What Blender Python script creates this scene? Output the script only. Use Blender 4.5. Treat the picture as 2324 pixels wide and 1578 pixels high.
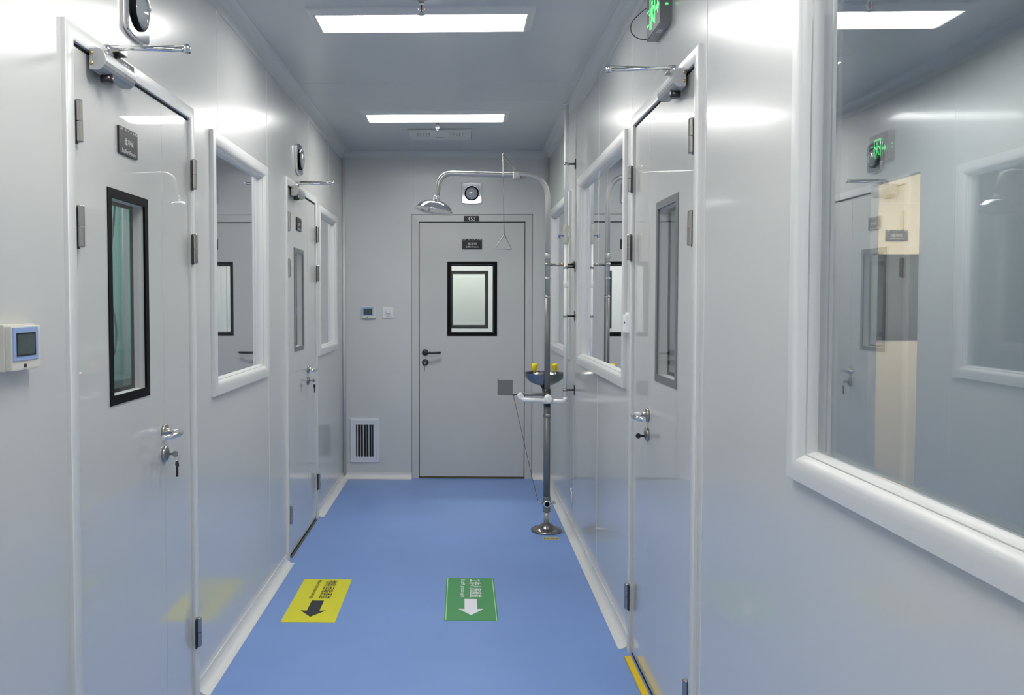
import bpy, bmesh, math
from mathutils import Vector, Matrix, Euler
for o in list(bpy.data.objects): bpy.data.objects.remove(o, do_unlink=True)
S = bpy.context.scene
COL = S.collection
R = math.radians
# ------------------------------------------------------------------ camera
W_, H_ = 2324.0, 1578.0
cd = bpy.data.cameras.new('camera'); cam = bpy.data.objects.new('camera', cd); COL.objects.link(cam)
cam.location = (0, 0, 1.455)
cam.rotation_euler = (R(88.0), 0, R(1.2))
cd.sensor_fit = 'HORIZONTAL'; cd.sensor_width = 36.0; cd.lens = 36.0*1860/W_
cd.shift_x = 0.06583; cd.shift_y = -0.01637
cd.clip_start = 0.05
S.camera = cam
# ------------------------------------------------------------------ world, exposure
S.view_settings.view_transform = 'Standard'; S.view_settings.look = 'None'
S.view_settings.exposure = 0.0; S.view_settings.gamma = 1.0; S.view_settings.use_curve_mapping = False
wd = bpy.data.worlds.new('world'); S.world = wd; wd.use_nodes = True
wd.node_tree.nodes['Background'].inputs[0].default_value = (0.5, 0.55, 0.6, 1)
wd.node_tree.nodes['Background'].inputs[1].default_value = 0.02
LAMP = 30.0           # radiance of the ceiling panels
# ------------------------------------------------------------------ dimensions
XL, XR, D, ZC = -0.978, 0.705, 6.721, 2.68
YB = -3.2             # wall behind the camera
T = 0.05              # panel thickness
# ------------------------------------------------------------------ materials
def new_mat(n):
    m = bpy.data.materials.new(n); m.use_nodes = True
    return m, m.node_tree.nodes, m.node_tree.links, m.node_tree.nodes['Principled BSDF']
def mat(n, col, rough=0.5, metal=0.0, coat=0.0, coat_r=0.03, spec=0.5, bump=0.0, bscale=3.0, emit=None, es=0.0, vary=0.0, rvar=0.0, stretch=(1,1,1)):
    m, N, L, p = new_mat(n)
    p.inputs['Base Color'].default_value = (*col, 1)
    p.inputs['Roughness'].default_value = rough; p.inputs['Metallic'].default_value = metal
    p.inputs['Coat Weight'].default_value = coat; p.inputs['Coat IOR'].default_value = 1.75 if coat > 0.5 else 1.5; p.inputs['Coat Roughness'].default_value = coat_r
    p.inputs['Specular IOR Level'].default_value = spec
    tc = N.new('ShaderNodeTexCoord'); mp = N.new('ShaderNodeMapping'); mp.inputs['Scale'].default_value = stretch
    L.new(tc.outputs['Object'], mp.inputs['Vector'])
    nz = N.new('ShaderNodeTexNoise'); nz.inputs['Scale'].default_value = bscale; nz.inputs['Detail'].default_value = 2
    L.new(mp.outputs['Vector'], nz.inputs['Vector'])
    if bump:
        b = N.new('ShaderNodeBump'); b.inputs['Strength'].default_value = 1.0; b.inputs['Distance'].default_value = bump
        L.new(nz.outputs['Fac'], b.inputs['Height']); L.new(b.outputs['Normal'], p.inputs['Normal'])
        L.new(b.outputs['Normal'], p.inputs['Coat Normal'])
    v = N.new('ShaderNodeMixRGB'); v.blend_type = 'MULTIPLY'; v.inputs[0].default_value = max(vary, 0.02)
    v.inputs[1].default_value = (*col, 1); L.new(nz.outputs['Fac'], v.inputs[2]); 
    hs = N.new('ShaderNodeMapRange'); hs.inputs['To Min'].default_value = 0.7; hs.inputs['To Max'].default_value = 1.3
    L.new(nz.outputs['Fac'], hs.inputs['Value']); L.new(hs.outputs['Result'], v.inputs[2]); L.new(v.outputs[0], p.inputs['Base Color'])
    if emit:
        p.inputs['Emission Color'].default_value = (*emit, 1); p.inputs['Emission Strength'].default_value = es
    return m
def srgb(r, g, b):
    f = lambda c: (c/255/12.92) if c/255 <= 0.04045 else ((c/255+0.055)/1.055)**2.4
    return (f(r), f(g), f(b))
M = {}
M['wall'] = mat('coated_wall_panel', (0.615, 0.62, 0.60), 0.27, spec=0.9, coat=0.55, coat_r=0.10, bump=0.0006, bscale=2.2)
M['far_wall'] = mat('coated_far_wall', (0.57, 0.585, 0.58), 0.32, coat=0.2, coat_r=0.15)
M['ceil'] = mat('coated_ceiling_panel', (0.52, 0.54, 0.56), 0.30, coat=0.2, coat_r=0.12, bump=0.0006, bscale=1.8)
M['door'] = mat('door_lacquer', (0.61, 0.615, 0.59), 0.28, coat=0.9, coat_r=0.02, bump=0.0005, bscale=3.0)
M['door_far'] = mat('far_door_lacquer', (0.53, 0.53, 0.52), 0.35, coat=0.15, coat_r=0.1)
M['frame'] = mat('frame_white_aluminium', (0.66, 0.665, 0.655), 0.38, coat=0.2, coat_r=0.2)
M['floor'] = mat('blue_floor_coating', srgb(118, 150, 208), 0.38, coat=0.10, coat_r=0.18, bump=0.0005, bscale=2.5, vary=0.25)
M['cove'] = mat('cove_white', (0.70, 0.70, 0.69), 0.35, coat=0.2, coat_r=0.1)
M['seam'] = mat('panel_seam_silicone', (0.68, 0.68, 0.68), 0.6, spec=0.1)
M['black'] = mat('black_trim', (0.003, 0.003, 0.0035), 0.5, spec=0.12)
M['gap'] = mat('dark_gap', (0.012, 0.012, 0.012), 0.8)
M['grey_trim'] = mat('grey_trim', (0.16, 0.17, 0.175), 0.4)
M['liner'] = mat('window_liner', (0.62, 0.62, 0.61), 0.45)
M['steel'] = mat('brushed_steel', (0.42, 0.41, 0.39), 0.28, metal=1.0)
M['chrome'] = mat('chrome', (0.82, 0.82, 0.82), 0.07, metal=1.0)
M['alu'] = mat('closer_silver_paint', (0.46, 0.47, 0.48), 0.35, metal=0.45)
M['pole'] = mat('stainless_pipe', (0.55, 0.55, 0.53), 0.38, metal=0.65)
M['pole_dark'] = mat('grey_coated_pipe', (0.20, 0.205, 0.205), 0.35, metal=0.3)
M['dark_metal'] = mat('dark_metal', (0.06, 0.06, 0.065), 0.3, metal=0.8)
M['bowl'] = mat('bowl_steel', (0.30, 0.29, 0.27), 0.16, metal=1.0)
M['pvc'] = mat('white_pvc', (0.90, 0.90, 0.89), 0.35, coat=0.3)
M['cream'] = mat('cream_plastic', (0.66, 0.64, 0.57), 0.4)
M['white_pl'] = mat('white_plastic', (0.74, 0.74, 0.76), 0.4)
M['vent_white'] = mat('white_grille_paint', (0.66, 0.68, 0.75), 0.45)
M['blue_pl'] = mat('pale_blue_plastic', srgb(150, 172, 215), 0.35)
M['lcd'] = mat('lcd_screen', srgb(70, 82, 80), 0.2, vary=0.5, bscale=60)
M['yellow'] = mat('yellow_plastic', srgb(250, 225, 10), 0.35)
M['sign_yellow'] = mat('yellow_sign_film', srgb(216, 211, 30), 0.4)
M['sign_green'] = mat('green_sign_film', srgb(72, 150, 88), 0.4)
M['green_line'] = mat('pale_green_print', srgb(165, 225, 150), 0.4)
M['sign_white'] = mat('white_print', (0.80, 0.80, 0.84), 0.45)
M['sign_black'] = mat('black_print', (0.018, 0.018, 0.022), 0.5)
M['plate'] = mat('dark_plate', (0.020, 0.021, 0.026), 0.35, spec=0.3)
M['plate_text'] = mat('plate_lettering', (0.70, 0.70, 0.70), 0.4)
M['plate_edge'] = mat('plate_edge', (0.30, 0.29, 0.30), 0.2, metal=0.6)
M['sticker'] = mat('beige_sticker', srgb(196, 186, 140), 0.5)
M['threshold_dark'] = mat('dark_ochre_strip', (0.10, 0.075, 0.02), 0.5)
M['threshold'] = mat('yellow_threshold', srgb(225, 190, 10), 0.4)
M['brass'] = mat('brass', (0.60, 0.42, 0.16), 0.3, metal=1.0)
M['valve_beige'] = mat('beige_valve', (0.62, 0.61, 0.52), 0.4)
M['valve_blue'] = mat('blue_valve_handle', (0.08, 0.14, 0.36), 0.4)
M['sign_box'] = mat('dark_grey_sign_box', (0.10, 0.105, 0.11), 0.4, metal=0.4)
M['sign_side'] = mat('grey_sign_casing', (0.26, 0.265, 0.27), 0.35, metal=0.5)
M['green_glow'] = mat('green_lit_symbol', (0.05, 0.6, 0.15), 0.4, emit=srgb(95, 245, 130), es=1.3)
M['globe'] = mat('grey_lens', (0.36, 0.39, 0.41), 0.08, coat=0.6)
M['red'] = mat('red_bulb', (0.45, 0.01, 0.02), 0.15)
M['wire'] = mat('wire_dark', (0.03, 0.03, 0.035), 0.5)
M['lampface'] = mat('lamp_diffuser', (0.8, 0.8, 0.8), 0.5, emit=(1.0, 0.99, 0.945), es=LAMP)
M['lampface_dim'] = mat('lamp_diffuser_side_room', (0.8, 0.8, 0.8), 0.5, emit=(0.97, 1.0, 1.0), es=42.0)  # unseen fill panel, added to brighten the room behind the right window
M['lampface_vest'] = mat('lamp_diffuser_vestibule', (0.8, 0.8, 0.8), 0.5, emit=(1.0, 1.0, 0.96), es=75.0)
M['lampface_mid'] = mat('lamp_diffuser_back_space', (0.8, 0.8, 0.8), 0.5, emit=(0.97, 1.0, 0.95), es=60.0)
M['lampface_left'] = mat('lamp_diffuser_left_rooms', (0.8, 0.8, 0.8), 0.5, emit=(0.95, 1.0, 1.0), es=34.0)  # unseen fill panels, added to brighten the rooms behind the left wall
M['lampface_warm'] = mat('lamp_diffuser_warm', (0.8, 0.8, 0.8), 0.5, emit=(1.0, 0.86, 0.66), es=95.0)
M['room'] = mat('side_room_wall', (0.66, 0.68, 0.685), 0.5)
M['teal'] = mat('teal_curtain', srgb(120, 178, 165), 0.6)
M['teal_dark'] = mat('teal_cabinet', srgb(70, 118, 112), 0.5)
M['beige'] = mat('beige_door_paint', (0.62, 0.56, 0.46), 0.45)
def glass_mat(n, ior, tint=(0.985, 0.99, 0.985), base=0.025):
    m, N, L, p = new_mat(n); N.remove(p)
    out = N['Material Output']
    tr = N.new('ShaderNodeBsdfTransparent'); tr.inputs[0].default_value = (*tint, 1)
    gl = N.new('ShaderNodeBsdfGlossy'); gl.inputs[0].default_value = (0.97, 0.98, 1, 1); gl.inputs['Roughness'].default_value = 0.003
    fr = N.new('ShaderNodeFresnel'); fr.inputs['IOR'].default_value = ior
    # a thin pane has no refraction: use the outward side on both faces
    ge = N.new('ShaderNodeNewGeometry'); mx = N.new('ShaderNodeMixShader')
    ly = N.new('ShaderNodeLayerWeight'); ly.inputs['Blend'].default_value = 0.5
    mr = N.new('ShaderNodeMath'); mr.operation = 'POWER'; mr.inputs[1].default_value = 3.0
    L.new(ly.outputs['Facing'], mr.inputs[0])
    ml = N.new('ShaderNodeMath'); ml.operation = 'MULTIPLY_ADD'; ml.inputs[1].default_value = ior; ml.inputs[2].default_value = base; ml.use_clamp = True
    L.new(mr.outputs[0], ml.inputs[0]); N.remove(fr); N.remove(ge)
    L.new(ml.outputs[0], mx.inputs[0]); L.new(tr.outputs[0], mx.inputs[1]); L.new(gl.outputs[0], mx.inputs[2])
    L.new(mx.outputs[0], out.inputs[0])
    return m
M['glass'] = glass_mat('double_window_glass', 1.9, (0.90, 0.93, 0.93), 0.06)
M['dglass'] = glass_mat('door_window_glass', 0.35)
# ------------------------------------------------------------------ mesh builder
WL = {}
def link(o, parent=None):
    COL.objects.link(o)
    if parent is not None: o.parent = parent
class MB:
    def __init__(s, T=None): s.bm = bmesh.new(); s.T = T
    def t(s, p): return Vector(s.T(*p)) if s.T else Vector(p)
    def v(s, p): return s.bm.verts.new(s.t(p))
    def face(s, vs, mi=0):
        try:
            f = s.bm.faces.new(vs); f.material_index = mi; return f
        except ValueError: return None
    def box(s, a0, b0, z0, a1, b1, z1, mi=0, bev=0.0):
        vs = [s.v(p) for p in ((a0,b0,z0),(a1,b0,z0),(a1,b1,z0),(a0,b1,z0),(a0,b0,z1),(a1,b0,z1),(a1,b1,z1),(a0,b1,z1))]
        fs = [s.face([vs[i] for i in q], mi) for q in ((0,1,2,3),(4,5,6,7),(0,1,5,4),(1,2,6,5),(2,3,7,6),(3,0,4,7))]
        if bev:
            es = list({e for f in fs for e in f.edges})
            bmesh.ops.bevel(s.bm, geom=es, offset=bev, segments=2, affect='EDGES', profile=0.7)
        return s
    def prism(s, pts, b0, b1, mi=0):      # outline in (a,z), extruded along b
        lo = [s.v((a, b0, z)) for a, z in pts]; hi = [s.v((a, b1, z)) for a, z in pts]
        s.face(lo, mi); s.face(hi, mi)
        n = len(pts)
        for i in range(n): s.face([lo[i], lo[(i+1) % n], hi[(i+1) % n], hi[i]], mi)
        return s
    def slab(s, a0, a1, z0, z1, b0, b1, holes=(), mi=0):    # holes: (a0,a1,z0,z1)
        As = sorted({a0, a1, *[h[i] for h in holes for i in (0, 1)]}); Zs = sorted({z0, z1, *[h[i] for h in holes for i in (2, 3)]})
        As = [a for a in As if a0 <= a <= a1]; Zs = [z for z in Zs if z0 <= z <= z1]
        def solid(i, j):
            if i < 0 or j < 0 or i >= len(As)-1 or j >= len(Zs)-1: return False
            ca, cz = (As[i]+As[i+1])/2, (Zs[j]+Zs[j+1])/2
            return not any(h[0] < ca < h[1] and h[2] < cz < h[3] for h in holes)
        vc = {}
        def V(a, b, z):
            k = (round(a, 5), round(b, 5), round(z, 5))
            if k not in vc: vc[k] = s.v((a, b, z))
            return vc[k]
        for i in range(len(As)-1):
            for j in range(len(Zs)-1):
                if not solid(i, j): continue
                A0, A1, Z0, Z1 = As[i], As[i+1], Zs[j], Zs[j+1]
                for b in (b0, b1): s.face([V(A0,b,Z0), V(A1,b,Z0), V(A1,b,Z1), V(A0,b,Z1)], mi)
                if not solid(i-1, j): s.face([V(A0,b0,Z0), V(A0,b1,Z0), V(A0,b1,Z1), V(A0,b0,Z1)], mi)
                if not solid(i+1, j): s.face([V(A1,b0,Z0), V(A1,b1,Z0), V(A1,b1,Z1), V(A1,b0,Z1)], mi)
                if not solid(i, j-1): s.face([V(A0,b0,Z0), V(A1,b0,Z0), V(A1,b1,Z0), V(A0,b1,Z0)], mi)
                if not solid(i, j+1): s.face([V(A0,b0,Z1), V(A1,b0,Z1), V(A1,b1,Z1), V(A0,b1,Z1)], mi)
        return s
    def ring(s, prof, a0, z0, a1, z1, open_bottom=False, close=True, mi=0):   # profile (u inward, v out of wall) round a rectangle
        rows = []
        for u, v in prof:
            if open_bottom: c = [(a0+u, v, z0), (a0+u, v, z1-u), (a1-u, v, z1-u), (a1-u, v, z0)]
            else: c = [(a0+u, v, z0+u), (a0+u, v, z1-u), (a1-u, v, z1-u), (a1-u, v, z0+u)]
            rows.append([s.v(p) for p in c])
        n = len(rows); rng = range(n if close else n-1)
        for k in rng:
            r0, r1 = rows[k], rows[(k+1) % n]
            for i in range(3 if open_bottom else 4):
                j = (i+1) % 4; s.face([r0[i], r0[j], r1[j], r1[i]], mi)
        if open_bottom and close:
            s.face([r[0] for r in rows], mi); s.face([r[3] for r in rows], mi)
        return s
    def tube(s, pts, r, n=14, mi=0, caps=True, fillet=0.0, radii=None):
        P = [s.t(p) for p in pts]
        if fillet:
            Q = [P[0]]
            for i in range(1, len(P)-1):
                a, b, c = P[i-1], P[i], P[i+1]
                d1 = (a-b); d2 = (c-b); f = min(fillet, d1.length*0.49, d2.length*0.49)
                p1 = b+d1.normalized()*f; p2 = b+d2.normalized()*f
                for k in range(9):
                    t = k/8; Q.append(p1*(1-t)**2+b*2*t*(1-t)+p2*t*t)
            Q.append(P[-1]); P = Q
        rows = []; up = None
        for i, p in enumerate(P):
            d = (P[min(i+1, len(P)-1)]-P[max(i-1, 0)]).normalized()
            if up is None:
                up = Vector((0, 0, 1)) if abs(d.z) < 0.9 else Vector((1, 0, 0))
            x = (up - d*up.dot(d)).normalized(); y = d.cross(x); up = x
            rr = radii[i] if radii else r
            rows.append([s.bm.verts.new(p+(x*math.cos(2*math.pi*k/n)+y*math.sin(2*math.pi*k/n))*rr) for k in range(n)])
        for i in range(len(rows)-1):
            for k in range(n):
                f = s.face([rows[i][k], rows[i][(k+1) % n], rows[i+1][(k+1) % n], rows[i+1][k]], mi)
                if f: f.smooth = True
        if caps: s.face(rows[0], mi); s.face(rows[-1], mi)
        return s
    def lathe(s, c, axis, prof, n=32, mi=0, smooth=True):   # profile (radius, height along axis)
        c = s.t(c) if s.T else Vector(c)
        ax = Vector(axis).normalized()
        x = ax.orthogonal().normalized(); y = ax.cross(x)
        rows = []
        for r, h in prof:
            if r < 1e-6: rows.append([s.bm.verts.new(c+ax*h)]*n)
            else: rows.append([s.bm.verts.new(c+ax*h+(x*math.cos(2*math.pi*k/n)+y*math.sin(2*math.pi*k/n))*r) for k in range(n)])
        for i in range(len(rows)-1):
            for k in range(n):
                q = [rows[i][k], rows[i][(k+1) % n], rows[i+1][(k+1) % n], rows[i+1][k]]
                q = list(dict.fromkeys(q))
                if len(q) > 2:
                    f = s.face(q, mi)
                    if f: f.smooth = smooth
        if prof[0][0] > 1e-6: s.face(rows[0], mi)
        if prof[-1][0] > 1e-6: s.face(rows[-1], mi)
        return s
    def sphere(s, c, r, sc=(1,1,1), mi=0, n=20):
        c = s.t(c)
        ret = bmesh.ops.create_uvsphere(s.bm, u_segments=n, v_segments=n//2, radius=r, matrix=Matrix.Translation(c) @ Matrix.Diagonal((*sc, 1)))
        for v in ret['verts']:
            for f in v.link_faces: f.smooth = True; f.material_index = mi
        return s
    def text(s, txt, o, right, up, height=None, width=None, depth=0.0008, mi=0, bold=0.0):
        """lettering centred at o, baseline along right; all vectors in world space"""
        cu = bpy.data.curves.new('t', 'FONT'); cu.body = txt; cu.size = 1; cu.resolution_u = 3; cu.offset = bold
        ob = bpy.data.objects.new('t', cu); COL.objects.link(ob)
        dg = bpy.context.evaluated_depsgraph_get(); me = bpy.data.meshes.new_from_object(ob.evaluated_get(dg))
        bpy.data.objects.remove(ob, do_unlink=True)
        if not me.vertices: return s
        xs = [v.co.x for v in me.vertices]; ys = [v.co.y for v in me.vertices]
        w, h = max(xs)-min(xs), max(ys)-min(ys)
        sx = sy = None
        if width: sx = width/w
        if height: sy = height/h
        sx = sx or sy; sy = sy or sx
        cx, cy = (max(xs)+min(xs))/2, (max(ys)+min(ys))/2
        o, right, up = Vector(o), Vector(right), Vector(up); nn = right.cross(up)
        vs = [s.bm.verts.new(o+right*(v.co.x-cx)*sx+up*(v.co.y-cy)*sy+nn*depth) for v in me.vertices]
        for p in me.polygons: s.face([vs[i] for i in p.vertices], mi)
        bpy.data.meshes.remove(me)
        return s
    def build(s, name, mats, parent=None, origin=None, smooth=False, recalc=True, bevel=0.0):
        if recalc: bmesh.ops.recalc_face_normals(s.bm, faces=s.bm.faces)
        o0 = Vector(origin) if origin is not None else (WL[parent] if parent is not None else Vector((0, 0, 0)))
        if parent is not None: o0 = WL[parent]
        bmesh.ops.translate(s.bm, verts=s.bm.verts, vec=-o0)
        me = bpy.data.meshes.new(name); s.bm.to_mesh(me); s.bm.free()
        for m in (mats if isinstance(mats, (list, tuple)) else [mats]): me.materials.append(M[m])
        if smooth:
            for p in me.polygons: p.use_smooth = True
        ob = bpy.data.objects.new(name, me); link(ob, parent)
        if parent is None: ob.location = o0
        WL[ob] = o0.copy()
        if bevel:
            bv = ob.modifiers.new('bevel', 'BEVEL'); bv.width = bevel; bv.segments = 3; bv.limit_method = 'ANGLE'; bv.angle_limit = R(35)
            bv.harden_normals = False
        return ob
def tag(o, label=None, cat=None, group=None, kind=None):
    if label: o['label'] = label
    if cat: o['category'] = cat
    if group: o['group'] = group
    if kind: o['kind'] = kind
    return o
def empty(name, loc, label=None, cat=None, group=None, kind=None):
    o = bpy.data.objects.new(name, None); link(o); o.location = loc; o.empty_display_size = 0.05
    WL[o] = Vector(loc); return tag(o, label, cat, group, kind)
def ML(y0): return lambda a, b, z: (XL+b, y0+a, z)
def MR(y0): return lambda a, b, z: (XR-b, y0+a, z)
def MF(x0): return lambda a, b, z: (x0+a, D-b, z)
def MC(x0, y0): return lambda a, b, z: (x0+a, y0+z, ZC-b)
def struct(o, label, cat): return tag(o, label, cat, kind='structure')

# ================================================================== SETTING
# door: y0, length ; window: y0, y1 (outer frame)
DL = 0.96
D1, D2, D4 = 2.0, 4.51, 2.44
ZDL, ZDR = 2.150, 2.212          # frame tops, left / right wall
WIN_L = [(3.175, 4.085, 1.085, 2.125), (5.555, 6.37, 1.09, 2.115)]
WIN_R = [(0.55, 1.745, 1.085, 2.185), (3.515, 4.94, 1.085, 2.19), (5.31, 6.50, 1.085, 2.17)]
FW = 0.068                       # visible width of the window frames
fl = MB(); fl.slab(-5.5, 4.6, YB-0.1, 10.2, -0.12, 0.0)
fl = MB(lambda a, b, z: (a, z, b)); fl.slab(-3.6, 4.6, YB-0.1, 10.2, -0.12, 0.0)
struct(fl.build('floor', 'floor'), 'glossy blue coated corridor floor', 'floor')
cl = MB(lambda a, b, z: (a, z, b)); cl.slab(-3.6, 4.6, YB-0.1, 10.2, ZC, ZC+0.1)
for y in (1.35, 2.55, 4.62, 5.06):
    cl.box(XL, ZC-0.0006, y-0.0015, XR, ZC+0.001, y+0.0015, 1)
cl.box(0.60, ZC-0.0006, 2.0, 0.602, ZC+0.001, 6.7, 1)
struct(cl.build('ceiling', ['ceil', 'seam']), 'white glossy panel ceiling of the corridor', 'ceiling')

def side_wall(name, T_, wins, doors, zd, seams, label):
    mb = MB(T_)
    holes = [(a+FW-0.01, b-FW+0.01, c+FW-0.01, d-FW+0.01) for a, b, c, d in wins] + [(y+0.03, y+DL-0.03, 0, zd-0.03) for y in doors]
    mb.slab(YB, D, 0, ZC, -T, 0, holes)
    for y, z0 in seams:
        mb.box(y-0.0015, -0.001, z0, y+0.0015, 0.0006, ZC-0.05, 1)
    return struct(mb.build(name, ['wall', 'seam']), label, 'wall')
side_wall('wall_left', ML(0), WIN_L, [D1, D2], ZDL, [(0.55, 0.06), (1.32, 0.06), (2.43, 2.2), (3.287, 2.15), (4.123, 0.06), (4.87, 2.2), (5.25, 2.2), (6.05, 2.2)], 'glossy white panel wall left of the corridor with two doors')
side_wall('wall_right', MR(0), WIN_R, [D4], ZDR, [(0.9, 2.2), (2.40, 0.06), (3.02, 2.25), (3.44, 0.06), (4.26, 0.06), (5.14, 0.06)], 'glossy white panel wall right of the corridor')
mb = MB(MF(0)); X3 = -0.41; W3 = 0.985
mb.slab(-3.6, 4.6, 0, ZC, -T, 0, [(X3+0.045, X3+W3-0.045, 0, 2.125)])
mb.box(-0.379, -0.001, 2.2, -0.377, 0.0006, 2.62, 1); mb.box(0.600, -0.001, 2.1, 0.602, 0.0006, 2.62, 1)
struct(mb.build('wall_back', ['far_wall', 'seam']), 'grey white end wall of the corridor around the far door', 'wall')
mb = MB(); mb.box(-3.6, YB-0.1, 0, 4.6, YB, ZC)
struct(mb.build('wall_front', 'wall'), 'white panel wall closing the corridor behind the viewer', 'wall')

# coves (quarter round) : profile swept along a straight run
def cove(name, p0, p1, inward, up, r, m, label, cat='baseboard', caps=True):
    """concave fillet between a vertical face and the floor (up=1) or the ceiling (up=-1)"""
    mb = MB(); p0, p1, iw = Vector(p0), Vector(p1), Vector(inward)
    pr = [(0, 0), (0, r+0.012), (0.0035, r+0.012), (0.0035, r)]
    for k in range(1, 9):
        t = R(90)*k/8; pr.append((0.0035+r-r*math.cos(t), r-r*math.sin(t)+0.0015))
    pr += [(r+0.012, 0.0015), (r+0.012, 0)]
    rows = [[mb.bm.verts.new(p+iw*u+Vector((0, 0, up*v))) for u, v in pr] for p in (p0, p1)]
    n = len(pr)
    for i in range(n):
        f = mb.face([rows[0][i], rows[0][(i+1) % n], rows[1][(i+1) % n], rows[1][i]])
    mb.face(rows[0]); mb.face(rows[1])
    return struct(mb.build(name, m), label, cat)
BR = 0.036
cove('baseboard_left', (XL, D2+DL+0.005, 0), (XL, D-0.0, 0), (1, 0, 0), 1, BR, 'cove', 'white cove skirting on left wall between second door and far corner')
cove('baseboard_left', (XL, D1+DL+0.005, 0), (XL, D2-0.005, 0), (1, 0, 0), 1, BR, 'cove', 'long white cove skirting on left wall below the window')
cove('baseboard_left', (XL, YB, 0), (XL, D1-0.005, 0), (1, 0, 0), 1, BR, 'cove', 'white cove skirting on left wall before the first door')
cove('baseboard_right', (XR, D4+DL+0.005, 0), (XR, D, 0), (-1, 0, 0), 1, BR, 'cove', 'long white cove skirting on right wall running to the far corner')
cove('baseboard_right', (XR, YB, 0), (XR, D4-0.005, 0), (-1, 0, 0), 1, BR, 'cove', 'white cove skirting on right wall before the right door')
cove('baseboard_back', (XL+0.02, D, 0), (X3-0.002, D, 0), (0, -1, 0), 1, BR, 'cove', 'white cove skirting on end wall left of the far door')
cove('baseboard_back', (X3+W3+0.002, D, 0), (XR-0.02, D, 0), (0, -1, 0), 1, BR, 'cove', 'short white cove skirting on end wall right of the far door')
CR = 0.05
cove('trim_1', (XL, YB, ZC), (XL, D, ZC), (1, 0, 0), -1, CR, 'frame', 'white cove trim between left wall and ceiling', 'trim')
cove('trim_2', (XR, YB, ZC), (XR, D, ZC), (-1, 0, 0), -1, CR, 'frame', 'white cove trim between right wall and ceiling', 'trim')
cove('trim_3', (XL, D, ZC), (XR, D, ZC), (0, -1, 0), -1, CR, 'far_wall', 'white cove trim between end wall and ceiling', 'trim')
mb = MB(); mb.tube([(XL+0.012, D-0.012, 0.04), (XL+0.012, D-0.012, ZC-0.05)], 0.014, 10)
struct(mb.build('trim_4', 'frame'), 'slim vertical corner trim at far left corner', 'trim')
mb = MB(); mb.tube([(XR-0.012, D-0.012, 0.04), (XR-0.012, D-0.012, ZC-0.05)], 0.014, 10)
struct(mb.build('trim_5', 'frame'), 'slim vertical corner trim at far right corner', 'trim')

# windows
WP = [(0, -0.002), (0, 0.013), (0.002, 0.016), (0.026, 0.018), (0.032, 0.0175), (0.040, 0.015), (0.048, 0.010), (0.054, 0.003), (0.060, -0.006), (0.064, -0.018), (0.066, -0.05), (0.03, -0.05), (0.03, -0.002)]
def window(n, T_, w, label):
    a0, a1, z0, z1 = w
    r = empty('window_%d' % n, T_((a0+a1)/2, 0, z0), label, 'window', kind='structure')
    mb = MB(T_); mb.ring(WP, a0, z0, a1, z1)
    f = mb.build('window_frame', 'frame', r)
    for p in f.data.polygons: p.use_smooth = True
    es = f.modifiers.new('es', 'EDGE_SPLIT'); es.split_angle = R(38)
    mb = MB(T_); g = FW-0.003; mb.box(a0+g, -0.028, z0+g, a1-g, -0.022, z1-g)
    mb.build('window_pane', 'glass', r)
    return r
window(1, ML(0), WIN_L[0], 'white framed window between the two doors of the left wall')
window(2, ML(0), WIN_L[1], 'narrow looking white framed window at far end of the left wall')
window(3, MR(0), WIN_R[0], 'large white framed window in right foreground reflecting the corridor')
window(4, MR(0), WIN_R[1], 'white framed window of right wall beyond the right door, reflecting the shower')
window(5, MR(0), WIN_R[2], 'farthest white framed window of right wall behind the shower pole')

# ------------------------------------------------------------------ doors
def door_window(T_, leaf, a0, z0, a1, z1, b=0.0, frame='black', back='black', fw=0.026):
    mb = MB(T_); mb.ring([(0, b-0.004), (0, b+0.0025), (fw, b+0.0025), (fw, b-0.004)], a0, z0, a1, z1)
    f = mb.build('window_frame', frame, leaf)
    mb = MB(T_); mb.ring([(fw-0.003, b-0.004), (fw-0.0005, b-0.004), (fw-0.0005, b-0.036), (fw-0.003, b-0.036)], a0, z0, a1, z1)
    mb.build('window_reveal', 'liner', leaf)
    mb = MB(T_); mb.ring([(fw-0.004, b-0.036), (fw+0.010, b-0.036), (fw+0.010, b-0.042), (fw-0.004, b-0.042)], a0, z0, a1, z1)
    mb.build('inner_frame', back, leaf)
    mb = MB(T_); g = fw-0.002; mb.box(a0+g, b-0.040, z0+g, a1-g, b-0.038, z1-g)
    mb.box(a0+g, b-0.004, z0+g, a1-g, b-0.002, z1-g)
    mb.build('window_pane', 'dglass', leaf)
FP = [(0, -0.01), (0, 0.0105), (0.001, 0.0125), (0.003, 0.0135), (0.040, 0.0135), (0.0425, 0.012), (0.043, 0.009), (0.043, -0.048), (0.02, -0.048), (0.02, -0.01)]
def lever(T_, leaf, a, z, sgn, b=0.0, m='steel'):
    """rose, neck and returned lever; lever runs to a + sgn*0.125"""
    n = Vector(T_(a, 1, z))-Vector(T_(a, 0, z))
    mb = MB(T_); mb.lathe((a, b, z), n, [(0.026, 0), (0.026, 0.007), (0.023, 0.009), (0.012, 0.009), (0.011, 0.02), (0.0095, 0.022)], 28)
    h = mb.build('door_handle', m, leaf)
    mb = MB(T_); mb.tube([(a, b+0.018, z), (a, b+0.058, z), (a+sgn*0.05, b+0.066, z), (a+sgn*0.105, b+0.058, z), (a+sgn*0.125, b+0.042, z)], 0.0092, 14, fillet=0.018)
    mb.build('lever', 'chrome' if m == 'steel' else m, h)
    return h
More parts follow.
